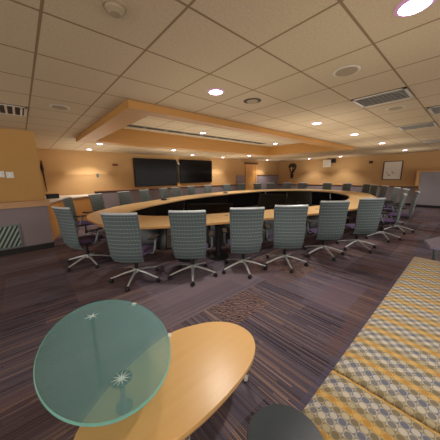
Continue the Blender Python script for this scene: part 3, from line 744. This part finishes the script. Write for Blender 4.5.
for x, y in ((1.06, 0.93), (0.50, 0.88), (0.74, 1.20), (0.12, 0.93)):
    q = Vector((x, y)) - c0
    b = bm_new(); lathe(b, [(0.018, 0.065), (0.022, 0.325)], 14, (q.x, q.y, 0)); l = obj('leg', b, M['gframe'], ct, smooth=True)
    m = Matrix.Translation((q.x, q.y, 0.032)) @ Matrix.Rotation(0.6, 4, 'Z') @ Matrix.Rotation(PI / 2, 4, 'X')
    b = bm_new(); lathe(b, [(0.024, -0.014), (0.032, -0.008), (0.032, 0.008), (0.024, 0.014)], 16, mat=m); obj('caster', b, M['white'], l, smooth=True)

for x, y in ((0.560, 1.11), (0.53, 1.61)):
    q = Vector((x, y)) - c0; d_ = (q - gc); q = gc + d_ * 0.985
    b = bm_new(); box(b, -0.014, 0.014, -0.009, 0.009, -0.014, 0.002, mat=Matrix.Translation((q.x, q.y, GZ)) @ Matrix.Rotation(math.atan2(d_.y, d_.x) + PI / 2, 4, 'Z'))
    obj('edge_clip', b, M['white'], gl)
# round dark side table at the sofa end
t = thing('side_table', 'small round slate-grey side table at near end of patterned bench', 'side table', (0.622, 0.34, 0))
b = bm_new(); lathe(b, [(0.144, 0.475), (0.150, 0.482), (0.150, 0.495), (0.146, 0.50)], 64); obj('tabletop', b, M['darktop'], t, smooth=True)
b = bm_new(); lathe(b, [(0.018, 0.015), (0.018, 0.474)], 16); obj('column', b, M['black'], t)
b = bm_new(); lathe(b, [(0.13, 0), (0.13, 0.01), (0.03, 0.015)], 40); obj('base', b, M['black'], t)

# patterned bench
t = thing('upholstered_bench', 'long backless bench in gold, grey and cream circle-patterned fabric', 'bench', (2.3, 0.0, 0))
def cushion(x0, x1, y0, y1, z0, z1):
    b = bm_new(); nx, ny = 24, 12
    P = {}
    for i in range(nx + 1):
        for j in range(ny + 1):
            u = i / nx; v = j / ny
            e = min(u * (x1 - x0), (1 - u) * (x1 - x0), v * (y1 - y0), (1 - v) * (y1 - y0))
            z = z1 - 0.018 * math.exp(-e / 0.02) 
            P[i, j] = b.verts.new((x0 + (x1 - x0) * u - 2.3, y0 + (y1 - y0) * v, z))
    Q = {}
    rim = [(i, 0) for i in range(nx)] + [(nx, j) for j in range(ny)] + [(i, ny) for i in range(nx, 0, -1)] + [(0, j) for j in range(ny, 0, -1)]
    for i in range(nx):
        for j in range(ny): b.faces.new((P[i, j], P[i + 1, j], P[i + 1, j + 1], P[i, j + 1]))
    lo = [b.verts.new((P[k].co.x, P[k].co.y, z0)) for k in rim]
    for a in range(len(rim)): c = (a + 1) % len(rim); b.faces.new((lo[a], lo[c], P[rim[c]], P[rim[a]]))
    b.faces.new(lo[::-1]); return b
obj('cushion', cushion(0.782, 1.187, -0.42, 0.392, 0.28, 0.432), M['sofa'], t, smooth=False, bev=0.014, bseg=3)
obj('cushion', cushion(1.193, 3.80, -0.42, 0.392, 0.28, 0.432), M['sofa'], t, smooth=False, bev=0.014, bseg=3)
b = bm_new(); box(b, 0.80 - 2.3, 3.78 - 2.3, -0.40, 0.37, 0.10, 0.279); obj('base', b, M['sofa'], t)
for x in (0.86, 2.3, 3.72):
    for y in (-0.34, 0.31):
        b = bm_new(); box(b, x - 2.325, x - 2.275, y - 0.025, y + 0.025, 0, 0.0995); obj('leg', b, M['black'], t)

t = thing('side_table', 'mauve-grey topped low table with metal leg past the bench end', 'side table', (4.55, -0.05, 0))
b = bm_new(); prism(b, [(-0.39, -0.35), (0.35, -0.35), (0.35, 0.30), (-0.03, 0.43), (-0.39, 0.33)], 0.46, 0.50); obj('tabletop', b, M['greytop'], t, bev=0.004)
for x, y in ((-0.32, 0.27), (0.28, 0.18), (-0.30, -0.28), (0.28, -0.28)):
    b = bm_new(); lathe(b, [(0.028, 0), (0.028, 0.459)], 14, (x, y, 0)); obj('leg', b, M['gframe'], t)

# ------------------------------------------------------------------ added ambient fill entering where no walls are built behind the camera
w = bpy.data.worlds.new('World'); bpy.context.scene.world = w; w.use_nodes = True
bg = w.node_tree.nodes['Background']; bg.inputs[0].default_value = (1.0, 0.94, 0.87, 1); bg.inputs[1].default_value = 1.45

# added uplight without any fixture, to brighten the ceiling
def fill_uplight(x, y, z, sx, sy, e):
    la = bpy.data.lights.new('added_ceiling_fill', 'AREA'); la.shape = 'RECTANGLE'; la.size = sx; la.size_y = sy; la.energy = e; la.specular_factor = 0.0; la.color = (1.0, 0.92, 0.80)
    lo = bpy.data.objects.new('added_ceiling_fill', la); COL.objects.link(lo); lo.location = (x, y, z); lo.rotation_euler = (PI, 0, 0)
fill_uplight(5.5, 5.0, 0.9, 6.0, 3.0, 62)
for x, y, ph, w_ in LIGHTS: fill_uplight(x, y, CZ - 0.8, 1.3, 1.3, 2.2 if math.hypot(x, y) < 3 else 5.5)
for x, y in ((-1.5, 2.1), (-1.0, 4.2), (-1.2, -0.8), (4.3, -0.8), (8.6, -0.6), (1.8, 4.6)): fill_uplight(x, y, CZ - 0.8, 1.3, 1.3, 1.5)
# ------------------------------------------------------------------ camera
p, r, yw = 0.1943, -0.0146, 0.7235
f = Vector((math.sin(yw) * math.cos(p), math.cos(yw) * math.cos(p), -math.sin(p)))
rt = Vector((math.cos(yw), -math.sin(yw), 0)); up = rt.cross(f)
R_ = rt * math.cos(r) + up * math.sin(r); U_ = up * math.cos(r) - rt * math.sin(r)
cam = bpy.data.cameras.new('camera'); co = bpy.data.objects.new('camera', cam); COL.objects.link(co)
m = Matrix((R_, U_, -f)).transposed().to_4x4(); m.translation = (0, 0, H)
co.matrix_world = m; cam.sensor_width = 36; cam.lens = 221.9 / 440 * 36; cam.clip_start = 0.02; cam.clip_end = 100
sc = bpy.context.scene; sc.camera = co
sc.view_settings.view_transform = 'Standard'; sc.view_settings.look = 'None'; sc.view_settings.gamma = 1; sc.view_settings.use_curve_mapping = False
sc.view_settings.exposure = 0.25
sc.cycles.use_denoising = True
sc.cycles.max_bounces = 10; sc.cycles.diffuse_bounces = 5
